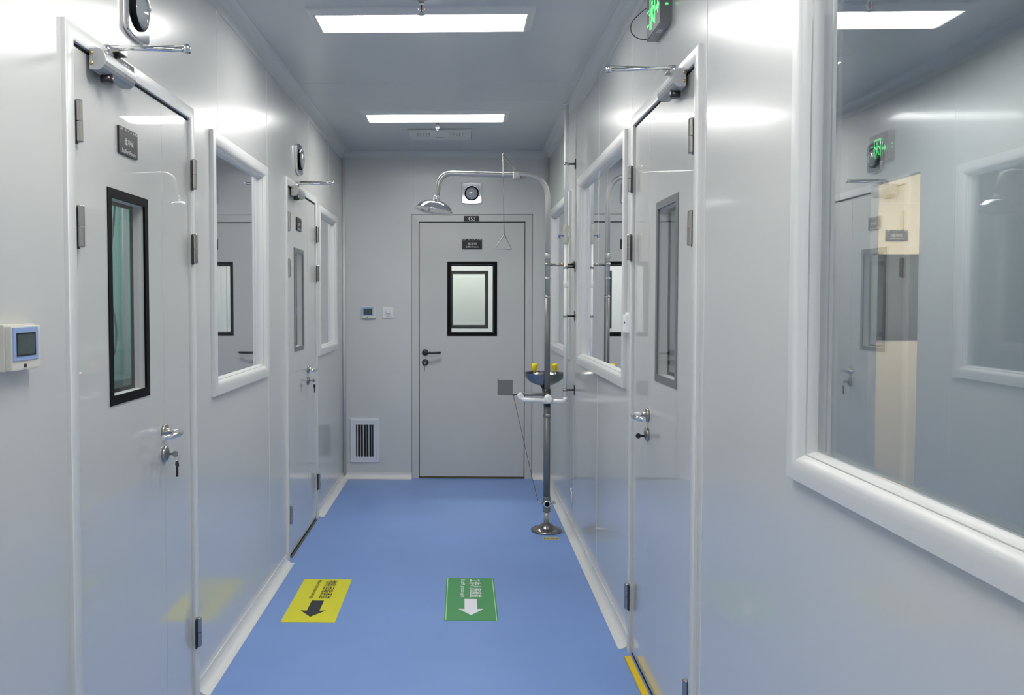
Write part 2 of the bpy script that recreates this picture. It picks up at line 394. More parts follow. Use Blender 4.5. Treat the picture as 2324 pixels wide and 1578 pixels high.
def cylinder_lock(T_, leaf, a, z, b=0.0, m='steel'):
    n = Vector(T_(a, 1, z))-Vector(T_(a, 0, z))
    mb = MB(T_); mb.lathe((a, b, z), n, [(0.026, 0), (0.026, 0.007), (0.022, 0.010), (0.0, 0.010)], 28)
    mb.box(a-0.005, b+0.008, z-0.016, a+0.005, b+0.013, z+0.010)
    return mb.build('lock_cylinder', m, leaf)
def hinge(T_, root, a, z, b, r=0.0105, h=0.105):
    mb = MB(T_)
    n = (0, 0, 1)
    mb.lathe((a, b+0.004, z-h/2), n, [(r*0.8, 0), (r, 0.003), (r, h/2-0.001), (r*0.7, h/2-0.001)], 16, smooth=False)
    mb.lathe((a, b+0.004, z+0.001), n, [(r*0.7, 0), (r, 0), (r, h/2-0.003), (r*0.8, h/2)], 16, smooth=False)
    hg = mb.build('hinge', 'steel', root, smooth=False)
    mb = MB(T_); mb.box(a-0.016, b-0.004, z-h/2-0.004, a+0.004, b+0.001, z+h/2-0.004)
    mb.build('hinge_plate', 'dark_metal', hg)
    return hg
def closer(T_, root, y, zt):
    """overhead closer on leaf: y = local offset of the body start; zt = leaf top"""
    mb = MB(T_)
    z0, z1 = zt-0.044, zt+0.014
    zm, hz_ = (z0+z1)/2, (z1-z0)/2
    pr = [(0.0145, z0+0.002)]+[(0.034+0.024*math.cos(R(t)), zm+hz_*math.sin(R(t))) for t in range(-90, 91, 20)]+[(0.0145, z1-0.002)]
    lo = [mb.v((y, b, z)) for b, z in pr]; hi = [mb.v((y+0.20, b, z)) for b, z in pr]
    mb.face(lo); mb.face(hi)
    for i in range(len(pr)): mb.face([lo[i], lo[(i+1) % len(pr)], hi[(i+1) % len(pr)], hi[i]])
    c = mb.build('door_closer', 'alu', root, bevel=0.002)
    mb = MB(T_); mb.lathe((y+0.065, 0.032, z0-0.018), (0, 0, 1), [(0.014, 0), (0.017, 0.004), (0.017, 0.022)], 20)
    mb.build('pinion_cap', 'dark_metal', c)
    for zz in (z0+0.018, z1-0.014):
        mb = MB(T_); mb.lathe((y+0.001, 0.020, zz), (0, -1, 0), [(0.005, 0), (0.005, 0.003), (0.0, 0.003)], 12)
        mb.build('screw', 'brass', c)
    mb = MB(T_); mb.lathe((y+0.065, 0.034, z1-0.002), (0, 0, 1), [(0.013, 0), (0.013, 0.020), (0.008, 0.026), (0.0, 0.026)], 20)
    mb.tube([(y+0.065, 0.036, z1+0.018), (y+0.112, 0.232, z1+0.026)], 0.0065, 10)
    mb.lathe((y+0.112, 0.232, z1+0.018), (0, 0, 1), [(0.010, 0), (0.010, 0.014), (0.006, 0.022), (0.0, 0.022)], 16)
    mb.build('main_arm', 'chrome', c)
    mb = MB(T_); mb.tube([(y+0.112, 0.232, z1+0.034), (y+0.155, 0.036, z1+0.042)], 0.0052, 10)
    mb.box(y+0.125, 0.014, z1+0.026, y+0.185, 0.040, z1+0.044, bev=0.002)
    mb.build('forearm', 'steel', c)
    return c
def plate_on(T_, root, a0, z0, a1, z1, b, lines, strip=True, flip=False, name='name_plate'):
    mb = MB(T_); mb.box(a0, b, z0, a1, b+0.006, z1)
    p = mb.build(name, 'plate', root)
    w0 = Vector(T_(a0, b, z0)); ra = (Vector(T_(a1, b, z0))-w0).normalized()
    nn = (Vector(T_(a0, b+1, z0))-w0).normalized(); up = Vector((0, 0, 1))
    if ra.cross(up).dot(nn) < 0: ra = -ra
    mb = MB()
    for txt, za, hh, ww in lines:
        c = Vector(T_((a0+a1)/2, b+0.0062, za)); mb.text(txt, c, ra, up, hh, ww, 0.0006)
    if strip:
        c = Vector(T_((a0+a1)/2, b+0.0062, z1-(z1-z0)*0.09)); w = abs(a1-a0)
        mb.text('QA    A  A  A  A BD', c, ra, up, (z1-z0)*0.10, w*0.96, 0.0006)
    mb.build('plate_lettering', 'plate_text', p, recalc=False)
    return p
def side_door(n, T_, zt, label, key_z=1.0, hz=(1.910, 1.646, 0.255), win=(0.245, 1.165, 0.535, 1.773), closer_on=True, frame='black', thr='black', wz=None):
    r = empty('door_%d' % n, T_(DL/2, 0, 0), label, 'door', kind='structure')
    mb = MB(T_); mb.ring(FP, 0, 0.0, DL, zt, open_bottom=True)
    f = mb.build('door_frame', 'frame', r)
    for p in f.data.polygons: p.use_smooth = True
    es = f.modifiers.new('es', 'EDGE_SPLIT'); es.split_angle = R(38)
    lt = zt-0.050; s = 0.662
    mb = MB(T_); mb.slab(0.046, s-0.0015, 0.012, lt, -0.04, 0.002, [(win[0]+0.02, win[2]-0.02, win[1]+0.02, win[3]-0.02)])
    leaf = mb.build('door_leaf', 'door', r, bevel=0.0012)
    mb = MB(T_); mb.slab(s+0.0015, DL-0.046, 0.012, lt, -0.04, 0.002)
    leaf2 = mb.build('door_leaf', 'door', r, bevel=0.0012)
    door_window(T_, leaf, *win, b=0.002, frame=frame)
    hd = lever(T_, leaf, 0.655, 1.030, -1, 0.002)
    cylinder_lock(T_, leaf, 0.655, 0.957, 0.002)
    for z in hz:
        hinge(T_, r, 0.060, z, 0.010); hinge(T_, r, DL-0.036, z, 0.018)
    mb = MB(T_); mb.box(0.042, -0.035, lt, DL-0.042, 0.0035, lt+0.0065)  # dark strip standing in for the shaded gap above the leaf
    mb.build('door_seal', 'gap', r)
    mb = MB(T_); mb.box(0.042, -0.04, 0.0, DL-0.042, 0.0015, 0.012)
    mb.build('door_sweep', thr, r)
    if closer_on: closer(T_, leaf, 0.122, lt)
    return r, leaf
CJ = '缓冲间'
TL1, TL2, TR4 = ML(D1), ML(D2), MR(D4)
d1, leaf1 = side_door(1, TL1, ZDL, 'nearest door of the left wall with narrow dark framed window, teal room behind')
plate_on(TL1, leaf1, 0.318, 1.880, 0.450, 1.957, 0.002, [(CJ, 1.918, 0.020, 0.062), ('Buffer Room', 1.890, 0.012, 0.095)])
plate_on(TL1, d1, 0.275, 2.085, 0.395, 2.138, 0.0165, [('453', 2.118, 0.024, 0.05)], strip=False, name='number_plate')
d2, leaf2 = side_door(2, TL2, ZDL, 'second door of the left wall near the far end', frame='grey_trim', thr='gap', hz=(1.905, 1.646, 0.255))
plate_on(TL2, leaf2, 0.318, 1.880, 0.450, 1.957, 0.002, [(CJ, 1.918, 0.020, 0.062), ('Buffer Room', 1.890, 0.012, 0.095)])
d4, leaf4 = side_door(4, TR4, ZDR, 'only door of the right wall, with dark framed narrow window', hz=(1.955, 1.678, 0.240), win=(0.245, 1.170, 0.545, 1.812), frame='grey_trim')
# far door
TF3 = MF(X3)
d3 = empty('door_3', TF3(W3/2, 0, 0), 'far door closing the corridor, with black framed square window', 'door', kind='structure')
FP3 = [(0, -0.01), (0, 0.004), (0.003, 0.007), (0.056, 0.010), (0.058, 0.008), (0.060, -0.045), (0.03, -0.045), (0.03, -0.01)]
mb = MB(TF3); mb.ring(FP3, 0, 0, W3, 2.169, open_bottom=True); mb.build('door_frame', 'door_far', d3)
mb = MB(TF3); mb.box(-0.003, 0.0005, 0.05, 0.0, 0.003, 2.172); mb.box(W3, 0.0005, 0.05, W3+0.003, 0.003, 2.172); mb.box(-0.003, 0.0005, 2.169, W3+0.003, 0.003, 2.173)
mb.build('sealant_line', 'grey_trim', d3)
w3 = (0.291, 1.177, 0.699, 1.787)
mb = MB(TF3); mb.slab(0.0635, W3-0.0635, 0.016, 2.104, -0.04, 0.002, [(w3[0]+0.02, w3[2]-0.02, w3[1]+0.02, w3[3]-0.02)])
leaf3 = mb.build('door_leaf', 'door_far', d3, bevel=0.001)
mb = MB(TF3); mb.box(0.059, -0.04, 2.104, W3-0.059, -0.004, 2.110); mb.box(0.0595, -0.04, 0.0, 0.0632, -0.006, 2.1); mb.box(W3-0.0632, -0.04, 0.0, W3-0.0595, -0.006, 2.1)  # dark strips standing in for the shaded gap round the far leaf
mb.build('door_seal', 'gap', d3)
mb = MB(TF3); mb.box(0.063, -0.04, 0, W3-0.063, 0.004, 0.013); tag(mb.build('door_sweep', 'threshold_dark', d3), 'brown strip under the leaf')
door_window(TF3, leaf3, w3[0], w3[1], w3[2], w3[3], b=0.002, fw=0.025)
lever(TF3, leaf3, 0.110, 1.043, 1, 0.002, 'dark_metal'); cylinder_lock(TF3, leaf3, 0.110, 0.961, 0.002, 'dark_metal')
plate_on(TF3, leaf3, 0.413, 1.887, 0.575, 1.970, 0.002, [(CJ, 1.932, 0.019, 0.072), ('Buffer Room', 1.907, 0.014, 0.102)])
plate_on(TF3, d3, 0.427, 2.113, 0.550, 2.157, 0.009, [('453', 2.134, 0.032, 0.062)], strip=False, name='number_plate')
# second door beyond the vestibule, seen through the far door's window
D6 = 8.70
TF6 = lambda a, b, z: (X3-0.01+a, D6-b, z)
d6 = empty('door_5', TF6(W3/2, 0, 0), 'white door seen through the far door window, with its own black framed window', 'door', kind='structure')
mb = MB(TF6); mb.ring(FP3, 0, 0, W3, 2.169, open_bottom=True); mb.build('door_frame', 'door', d6)
mb = MB(TF6); mb.slab(0.0635, W3-0.0635, 0.016, 2.104, -0.04, 0.002, [(w3[0]+0.02, w3[2]-0.02, w3[1]+0.02, w3[3]-0.02)])
leaf6 = mb.build('door_leaf', 'door', d6)
door_window(TF6, leaf6, *w3, b=0.002)
mb = MB(TF6); mb.slab(-1.2, 2.0, 0, ZC, -T, 0, [(0.045, W3-0.045, 0, 2.125)])
struct(mb.build('wall_vestibule', 'wall'), 'bright white wall of the vestibule seen through the far door window', 'wall')
# ------------------------------------------------------------------ side rooms seen through the glass
def room_wall(name, x0, y0, x1, y1, m='room', label='', z1=ZC):
    mb = MB(); mb.box(x0, y0, 0, x1, y1, z1)
    return struct(mb.build(name, m), label, 'wall')
room_wall('wall_left_room', -3.6, YB, -3.5, 10.2, 'room', 'far grey wall of the dim rooms behind the left windows')
room_wall('wall_vestibule_left', -1.75, D+T, -1.65, 10.1, 'wall', 'left side wall of the vestibule beyond the far door')
room_wall('wall_vestibule_right', 1.6, D+T, 1.7, 10.1, 'wall', 'right side wall of the vestibule beyond the far door')
room_wall('wall_vestibule_back', -3.6, 10.1, 4.6, 10.2, 'wall', 'pale green white wall beyond the vestibule')
room_wall('wall_partition_left', -3.5, 3.06, XL-T, 3.11, 'room', 'partition wall between the teal room and the room behind the left window')
room_wall('wall_right_room', 4.5, YB, 4.6, 10.1, 'room', 'outermost wall of the room behind the right window')
XN = 2.50
mb = MB(lambda a, b, z: (XN+b, a, z)); mb.slab(YB, D, 0, ZC, 0, 0.05, [(4.55, 5.09, 0, 2.17)])
struct(mb.build('wall_neighbour', 'room'), 'grey wall beyond the big right window with a doorway into a beige room', 'wall')
def ceiling_lamp(name, x, y, w, d, m, label, group=None, z=ZC):
    r = empty(name, (x, y, z), label, 'ceiling light', group)
    T_ = lambda a, b, c: (x+a, y+c, z-b)
    mb = MB(T_); mb.ring([(0, 0.0), (0.004, 0.006), (0.030, 0.022), (0.038, 0.022), (0.040, 0.004), (0.040, 0.0)], -w/2-0.040, -d/2-0.040, w/2+0.040, d/2+0.040)
    mb.build('lamp_frame', 'frame', r)
    mb = MB(T_); mb.box(-w/2, 0.0015, -d/2, w/2, 0.008, d/2); mb.build('diffuser', m, r)
    return r
LX, LW, LDp = -0.172, 0.885, 0.212
GL = 'rectangular ceiling lights along the corridor'
ceiling_lamp('ceiling_light', LX, 3.585, LW, LDp, 'lampface', 'larger looking lit rectangular ceiling panel at top of the picture', GL)
ceiling_lamp('ceiling_light', LX, 5.417, LW, LDp, 'lampface', 'farther lit rectangular ceiling panel near the perforated plate', GL)
ceiling_lamp('ceiling_light', LX, 1.75, LW, LDp, 'lampface', 'lit rectangular ceiling panel just above the viewer, outside the picture', GL)
ceiling_lamp('ceiling_light', LX, -0.08, LW, LDp, 'lampface', 'lit rectangular ceiling panel first behind the viewer', GL)
ceiling_lamp('ceiling_light', LX, -1.91, LW, LDp, 'lampface', 'lit rectangular ceiling panel farthest behind the viewer', GL)
ceiling_lamp('ceiling_light', 0.0, 7.6, LW, LDp, 'lampface_vest', 'lit ceiling panel of the vestibule beyond the far door')
ceiling_lamp('ceiling_light', 0.0, 9.4, LW, LDp, 'lampface_mid', 'lit ceiling panel of the space behind the vestibule')
ceiling_lamp('ceiling_light', -2.2, 4.9, LW, LDp, 'lampface_left', 'dim ceiling panel in the room behind the left windows')
ceiling_lamp('ceiling_light', -2.0, 2.3, LW, LDp, 'lampface_left', 'ceiling panel lighting the teal room behind the nearest left door')
ceiling_lamp('ceiling_light', 1.6, 4.3, 0.6, LDp, 'lampface_dim', 'ceiling panel in the room behind the big right window')
ceiling_lamp('ceiling_light', 3.3, 5.0, LW, LDp, 'lampface_warm', 'warm ceiling panel in the beige room seen through the big right window')
# beige room: door with dark window and plate
XB0 = 2.93
TB = lambda a, b, z: (XB0-0.30+a, 5.99-b, z)
room_wall('wall_beige_room', XN+0.05, 6.0, 4.5, 6.05, 'beige', 'beige lit wall seen through the doorway beyond the big right window')
d7 = empty('door_6', TB(0.5, 0, 0), 'beige door with dark window and name plate seen through big right window', 'door', kind='structure')
mb = MB(TB); mb.slab(0.0, 0.92, 0.01, 2.5, -0.008, 0.0, []); leaf7 = mb.build('door_leaf', 'beige', d7)
mb = MB(TB); mb.box(0.0, 0.0, 2.165, 0.92, 0.001, 2.169); mb.box(0.50, 0.0, 2.17, 0.503, 0.001, 2.5); mb.build('panel_joint', 'seam', leaf7)
mb = MB(TB); mb.ring([(0, 0), (0, 0.006), (0.028, 0.006), (0.028, 0)], 0.285, 1.18, 0.70, 1.80); mb.build('window_frame', 'black', leaf7)
mb = MB(TB); mb.box(0.31, 0.0, 1.205, 0.675, 0.002, 1.775); mb.build('window_pane', 'plate', leaf7)
plate_on(TB, leaf7, 0.42, 1.895, 0.58, 1.975, 0.001, [('缓冲间', 1.935, 0.024, 0.08), ('Buffer Room', 1.912, 0.010, 0.10)])

# teal room behind the first left door
TT = lambda a, b, z: (-3.4+a, 3.06-b, z)
mb = MB()
pts = []
n = 60
for i in range(n+1):
    x = -3.2+(2.12)*i/n; pts.append((x, 2.93+0.02*math.sin(i*1.35)))
lo = [mb.bm.verts.new((x, y, 0.02)) for x, y in pts]; hi = [mb.bm.verts.new((x, y, 2.3)) for x, y in pts]
for i in range(n):
    f = mb.face([lo[i], lo[i+1], hi[i+1], hi[i]])
    if f: f.smooth = True
cu = mb.build('curtain', 'teal', None, origin=(-2.1, 2.93, 0.02), recalc=False)
sm = cu.modifiers.new('thick', 'SOLIDIFY'); sm.thickness = 0.004
tag(cu, 'pale teal strip curtain seen through the nearest left door window', 'curtain')
cb = empty('storage_cabinet', (-1.42, 2.72, 0), 'low dark teal cabinet seen at bottom of nearest left door window', 'cabinet')
mb = MB(); mb.box(-1.72, 2.60, 0, -1.12, 2.86, 1.20, bev=0.006); mb.build('body', 'teal_dark', cb)
mb = MB(); mb.box(-1.70, 2.592, 0.05, -1.425, 2.60, 1.17); mb.build('door', 'teal_dark', cb)
mb = MB(); mb.box(-1.415, 2.592, 0.05, -1.14, 2.60, 1.17); mb.build('door', 'teal_dark', cb)
mb = MB(); mb.tube([(-1.22, 2.80, 1.2), (-1.19, 2.82, 1.35), (-1.23, 2.82, 1.50), (-1.20, 2.83, 1.8), (-1.22, 2.83, 2.3)], 0.004, 8, fillet=0.08)
tag(mb.build('cable', 'wire', None, origin=(-1.3, 2.8, 1.2)), 'thin dark cable hanging by the teal curtain', 'cable')
mb = MB(); mb.tube([(-1.175, 2.84, 1.2), (-1.175, 2.84, 2.66)], 0.007, 12)
tag(mb.build('water_pipe', 'pvc', None, origin=(-1.20, 2.84, 1.2)), 'white vertical pipe standing before the teal curtain', 'pipe')

# ================================================================== THINGS ON THE WALLS
def rot_T(origin, right, out):
    o, r_, n_ = Vector(origin), Vector(right), Vector(out)
    return lambda a, b, z: tuple(o+r_*a+n_*b+Vector((0, 0, z)))
def emergency_light(origin, right, out, label, size=0.165):
    r = empty('emergency_light', origin, label, 'emergency light', 'chrome framed round emergency lights above the doors')
    T_ = rot_T(origin, right, out); h = size/2
    out_ = []
    for cx, cz, a0 in ((1, 1, 0), (-1, 1, 90), (-1, -1, 180), (1, -1, 270)):
        for k in range(5):
            t = R(a0+90*k/4); out_.append((cx*(h-0.014)+0.014*math.cos(t), cz*(h-0.014)+0.014*math.sin(t)))
        if a0 in (0, 180):
            s_ = 1 if a0 == 0 else -1
            for q in (0.5, 0.0, -0.5): out_.append((s_*q*h, s_*(h+0.008*(1-q*q))))
    mb = MB(T_); mb.prism(out_, 0, 0.016); mb.build('mounting_plate', 'chrome', r, bevel=0.005)
    mb = MB(T_); mb.lathe((0, 0.014, -0.004), out, [(0.058, 0), (0.058, 0.008), (0.054, 0.013), (0.050, 0.012)], 36); mb.build('lamp_ring', 'black', r)
    mb = MB(T_); mb.lathe((0, 0.016, -0.004), out, [(0.052, 0.0), (0.050, 0.008), (0.042, 0.016), (0.028, 0.022), (0.012, 0.025), (0, 0.0255)], 36); mb.build('lens', 'globe', r)
    pts = []
    for k in range(13):
        t = R(20+130*k/12); pts.append((0.064*math.cos(t), 0.024, 0.064*math.sin(t)-0.004))
    mb = MB(T_); mb.tube(pts, 0.006, 8); mb.build('eyebrow_cover', 'chrome', r)
    return r
emergency_light((XL, 2.455, 2.325), (0, 1, 0), (1, 0, 0), 'chrome emergency light cut off at top edge above the nearest left door')
emergency_light((XL, 4.895, 2.304), (0, 1, 0), (1, 0, 0), 'chrome emergency light seen edge on above the second left door')
emergency_light((0.080, D, 2.342), (1, 0, 0), (0, -1, 0), 'square chrome emergency light facing the viewer above the far door')

def exit_sign(origin, right, out, label, w=0.20, h=0.15, dp=0.040, wire=True):
    """lit running-man exit sign; origin at the lower edge, centre"""
    r = empty('exit_sign', origin, label, 'exit sign')
    T_ = rot_T(origin, right, out)
    mb = MB(T_); mb.box(-w/2, 0, 0, w/2, dp-0.002, h, bev=0.002); mb.build('casing', 'sign_side', r)
    mb = MB(T_); mb.box(-w/2+0.003, dp-0.003, 0.003, w/2-0.003, dp, h-0.003); face = mb.build('sign_face', 'sign_box', r)
    mb = MB(T_); b0, b1 = dp, dp+0.0012
    def P(pts): mb.prism(pts, b0, b1)
    P([(-0.030, 0.025), (-0.022, 0.025), (-0.022, 0.125), (0.040, 0.125), (0.040, 0.025), (0.048, 0.025), (0.048, 0.135), (-0.030, 0.135)])
    cx, cz = 0.013, 0.108; P([(cx+0.0095*math.cos(R(a)), cz+0.0095*math.sin(R(a))) for a in range(0, 360, 30)])
    P([(0.000, 0.096), (0.020, 0.098), (0.026, 0.062), (0.008, 0.056), (0.004, 0.078)])
    P([(0.020, 0.096), (0.044, 0.080), (0.058, 0.086), (0.058, 0.079), (0.044, 0.071), (0.020, 0.084)])
    P([(0.002, 0.096), (-0.018, 0.088), (-0.026, 0.070), (-0.019, 0.067), (-0.012, 0.080), (0.004, 0.084)])
    P([(0.016, 0.064), (0.030, 0.045), (0.030, 0.020), (0.021, 0.020), (0.021, 0.041), (0.006, 0.058)])
    P([(0.008, 0.060), (-0.004, 0.038), (-0.026, 0.034), (-0.028, 0.043), (-0.011, 0.047), (0.000, 0.066)])
    P([(-0.090, 0.070), (-0.066, 0.094), (-0.066, 0.078), (-0.040, 0.078), (-0.040, 0.062), (-0.066, 0.062), (-0.066, 0.046)])
    P([(0.062, 0.100), (0.088, 0.100), (0.088, 0.094), (0.062, 0.094)]); P([(0.062, 0.050), (0.088, 0.050), (0.088, 0.044), (0.062, 0.044)])
    mb.build('lit_symbol', 'green_glow', face)
    mb = MB(T_); mb.box(-0.04, dp*0.35, -0.001, 0.0, dp*0.8, 0.0005); mb.build('underside_label', 'liner', r)
    for z in (0.062, 0.085):
        mb = MB(T_); mb.box(-w/2-0.001, dp*0.3, z, -w/2+0.001, dp*0.55, z+0.006); mb.build('indicator', 'green_glow', r)
    return r
exit_sign((XR, 2.905, 2.393), (0, 1, 0), (-1, 0, 0), 'green lit exit sign box on right wall above the right door')
mb = MB(); mb.tube([(XR-0.028, 3.00, 2.52), (XR-0.05, 3.02, 2.51), (XR-0.092, 3.02, 2.47), (XR-0.095, 3.02, 2.43), (XR-0.06, 3.02, 2.405), (XR-0.02, 3.02, 2.41), (XR-0.003, 3.03, 2.42)], 0.0016, 6, fillet=0.03)
tag(mb.build('cable', 'wire', None, origin=(XR-0.03, 3.0, 2.52)), 'thin dark cable looping beside the exit sign', 'cable')
exit_sign((XN, 4.93, 2.285), (0, 1, 0), (-1, 0, 0), 'green lit exit sign seen through the big right window', w=0.22, h=0.165)

# thermostats / switch
def thermostat(origin, right, out, label, w=0.115, h=0.098, dp=0.022, portrait=False):
    r = empty('thermostat', origin, label, 'thermostat'); T_ = rot_T(origin, right, out)
    mb = MB(T_); mb.box(-w/2, 0, -h/2, w/2, dp*0.5, h/2, bev=0.002); mb.box(-w/2+0.002, dp*0.45, -h/2+0.001, w/2-0.002, dp, h/2-0.003, bev=0.004)
    mb.build('housing', 'cream', r)
    mb = MB(T_); mb.box(-w/2+0.006, dp-0.001, -h/2+0.022, w/2-0.018, dp+0.002, h/2-0.006, bev=0.001); bz = mb.build('bezel', 'blue_pl', r)
    mb = MB(T_); mb.box(-w/2+0.020, dp+0.0015, -h/2+0.034, w/2-0.032, dp+0.0028, h/2-0.020); mb.build('screen', 'lcd', bz)
    mb = MB(T_); mb.ring([(0, dp+0.001), (0, dp+0.0032), (0.003, dp+0.0032), (0.003, dp+0.001)], -w/2+0.018, -h/2+0.032, w/2-0.030, h/2-0.018); mb.build('screen_frame', 'gap', bz)
    mb = MB(T_); mb.box(-0.012, dp-0.001, -h/2+0.007, -0.004, dp+0.0014, -h/2+0.014); mb.build('button', 'gap', r)
    return r
thermostat((-0.7635, D, 1.371), (1, 0, 0), (0, -1, 0), 'cream thermostat with pale blue screen panel left of the white switch')
thermostat((XL, 1.765, 1.357), (0, 1, 0), (1, 0, 0), 'cream thermostat with blue bezel cut by left picture edge', w=0.125, h=0.100, dp=0.030)
t3 = empty('wall_controller', (XR, 3.452, 1.372), 'slim white wall controller seen edge on between right door and window', 'wall controller'); T_ = rot_T((XR, 3.452, 1.372), (0, -1, 0), (-1, 0, 0))
mb = MB(T_); mb.box(-0.040, 0, -0.046, 0.040, 0.012, 0.040, bev=0.003); mb.box(-0.034, 0.01, -0.044, 0.030, 0.024, 0.030, bev=0.003); mb.build('housing', 'pvc', t3)
mb = MB(T_); mb.box(0.0, 0.0235, -0.006, 0.02, 0.0255, 0.002); mb.build('button', 'gap', t3)
sw = empty('wall_switch', (-0.6045, D, 1.370), 'square white wall switch between thermostat and far door', 'switch'); T_ = rot_T((-0.6045, D, 1.370), (1, 0, 0), (0, -1, 0))
mb = MB(T_); mb.box(-0.043, 0, -0.045, 0.043, 0.008, 0.045, bev=0.002); mb.build('face_plate', 'white_pl', sw)
mb = MB(T_); mb.lathe((0, 0.008, 0.002), (0, -1, 0), [(0.026, 0), (0.026, 0.002), (0.024, 0.003), (0.0, 0.003)], 28); mb.build('dial', 'vent_white', sw)
mb = MB(T_); mb.box(-0.011, 0.010, -0.004, 0.011, 0.020, 0.024, bev=0.003); mb.build('knob', 'white_pl', sw)
mb = MB(T_); mb.box(-0.018, 0.0075, -0.035, 0.018, 0.009, -0.031); mb.box(0.028, 0.0075, -0.036, 0.034, 0.009, -0.030); mb.build('marking', 'grey_trim', sw)

# wall return grille
vx0, vx1, vz0, vz1 = -0.921, -0.680, 0.130, 0.494
vg = empty('air_grille', ((vx0+vx1)/2, D, vz0), 'white framed return air grille with dark vertical slots low on end wall', 'air grille')
T_ = MF(0)
mb = MB(T_); mb.ring([(0, 0), (0, 0.006), (0.004, 0.010), (0.024, 0.010), (0.026, 0.004), (0.026, 0)], vx0, vz0, vx1, vz1); mb.build('outer_frame', 'vent_white', vg)
mb = MB(T_); mb.ring([(0, 0), (0, 0.008), (0.022, 0.008), (0.022, 0)], vx0+0.026, vz0+0.026, vx1-0.026, vz1-0.026); mb.build('inner_frame', 'vent_white', vg)
mb = MB(T_); mb.box(vx0+0.048, 0.0004, vz0+0.048, vx1-0.048, 0.0012, vz1-0.048); mb.build('back_plate', 'gap', vg)
ox0, ox1 = vx0+0.048, vx1-0.048
for k in range(6):
    x = ox0+(ox1-ox0)*(k+0.6)/6.2
    mb = MB(T_); mb.box(x-0.0022, 0.0012, vz0+0.047, x+0.0022, 0.0075, vz1-0.047); mb.build('blade', 'white_pl', vg)
# perforated ceiling plate
cp = empty('ceiling_speaker', (-0.158, 6.01, ZC), 'grey ceiling plate with two grids of square holes', 'ceiling plate')
T_ = MC(-0.158, 6.01)
mb = MB(T_); hs = []
for s_ in (-1, 1):
    for i in range(5):
        for k in range(3):
            x = s_*0.12+(i-2)*0.021; z = -0.075+k*0.05; hs.append((x-0.005, x+0.005, z-0.012, z+0.012))
hs += [(-0.03+i*0.012, -0.022+i*0.012, 0.07, 0.09) for i in range(6)]
mb.slab(-0.225, 0.225, -0.175, 0.175, 0.004, 0.012, hs); mb.build('perforated_cover', 'frame', cp)
mb = MB(T_); mb.box(-0.222, 0.0003, -0.172, 0.222, 0.004, 0.172); mb.build('dark_backing', 'black', cp)
mb = MB(T_); mb.ring([(0, 0.0), (0, 0.003), (0.004, 0.003), (0.004, 0.0)], -0.229, -0.179, 0.229, 0.179); mb.build('shadow_gap', 'grey_trim', cp)
# sprinklers
def sprinkler(x, y, label, bulb, big=1.0):
    r = empty('fire_sprinkler', (x, y, ZC), label, 'sprinkler', 'ceiling sprinklers'); s = big
    mb = MB(); mb.lathe((x, y, ZC), (0, 0, -1), [(0.030*s, 0), (0.030*s, 0.003), (0.022*s, 0.010*s), (0.012*s, 0.012*s), (0.010*s, 0.022*s)], 24); mb.build('escutcheon', 'steel', r)
    mb = MB(); mb.lathe((x, y, ZC-0.020*s), (0, 0, -1), [(0.010*s, 0), (0.010*s, 0.010*s), (0.007*s, 0.012*s)], 16)
    for q in (-1, 1): mb.tube([(x+q*0.008*s, y, ZC-0.030*s), (x+q*0.011*s, y, ZC-0.042*s), (x, y, ZC-0.062*s)], 0.002*s, 8, fillet=0.006)
    mb.build('frame_arms', 'chrome', r)
    mb = MB(); mb.tube([(x, y, ZC-0.032*s), (x, y, ZC-0.056*s)], 0.0030*s, 10); mb.build('glass_bulb', bulb, r)
    mb = MB(); mb.lathe((x, y, ZC-0.062*s), (0, 0, -1), [(0.014*s, 0), (0.015*s, 0.002), (0.004*s, 0.003)], 12); mb.build('deflector', 'steel', r)
sprinkler(-0.163, 3.33, 'sprinkler with red bulb at the top edge before the nearer light', 'red', 1.1)
sprinkler(-0.166, 5.60, 'small chrome sprinkler just beyond the farther light', 'chrome', 1.0)

# stand-in for a rectangular highlight on the right wall, shaped as a bent rod
mb = MB(MR(0)); mb.tube([(5.22, 0.0, 0.262), (5.22, 0.008, 0.262), (5.17, 0.008, 0.245), (5.17, 0.008, 0.165)], 0.004, 8, fillet=0.01)
tag(mb.build('wall_hook', 'pvc', None, origin=(XR, 5.2, 0.25)), 'small white bent hook low on right wall by the shower', 'hook')

# ------------------------------------------------------------------ keys hanging in the locks
def keys(T_, a, z, b, label, ring=True, group='keys left in door locks'):
    o = T_(a, b, z); r = empty('key_ring' if ring else 'door_key', o, label, 'key', group)
    mb = MB(T_); mb.box(a-0.001, b+0.011, z-0.004, a+0.001, b+0.030, z+0.004); mb.lathe((a, b+0.038, z), Vector(T_(a+1, b, z))-Vector(T_(a, b, z)), [(0.0, -0.001), (0.010, -0.001), (0.010, 0.001), (0.0, 0.001)], 16, smooth=False)
    mb.build('inserted_key', 'steel' if ring else 'dark_metal', r)
    if ring:
        pts = [(a, b+0.044+0.007*math.cos(R(t)), z-0.012+0.012*math.sin(R(t))) for t in range(0, 361, 30)]
        mb = MB(T_); mb.tube(pts, 0.0011, 6, caps=False); mb.build('split_ring', 'chrome', r)
        mb = MB(T_); mb.lathe((a, b+0.044, z-0.034), Vector(T_(a-0.7, b, z))-Vector(T_(a, b+0.7, z)), [(0.0, -0.0012), (0.0115, -0.0012), (0.0115, 0.0012), (0.0, 0.0012)], 20, smooth=False)
        mb.box(a-0.0035, b+0.041, z-0.075, a+0.0035, b+0.047, z-0.042); mb.build('spare_key', 'dark_metal', r)
    return r
keys(TL1, 0.655, 0.957, 0.0, 'keys hanging from the lock of the nearest left door')
keys(TL2, 0.655, 0.957, 0.0, 'keys hanging from the lock of the second left door')
keys(TR4, 0.655, 0.950, 0.0, 'single key sticking in the lock of the right door', ring=False)
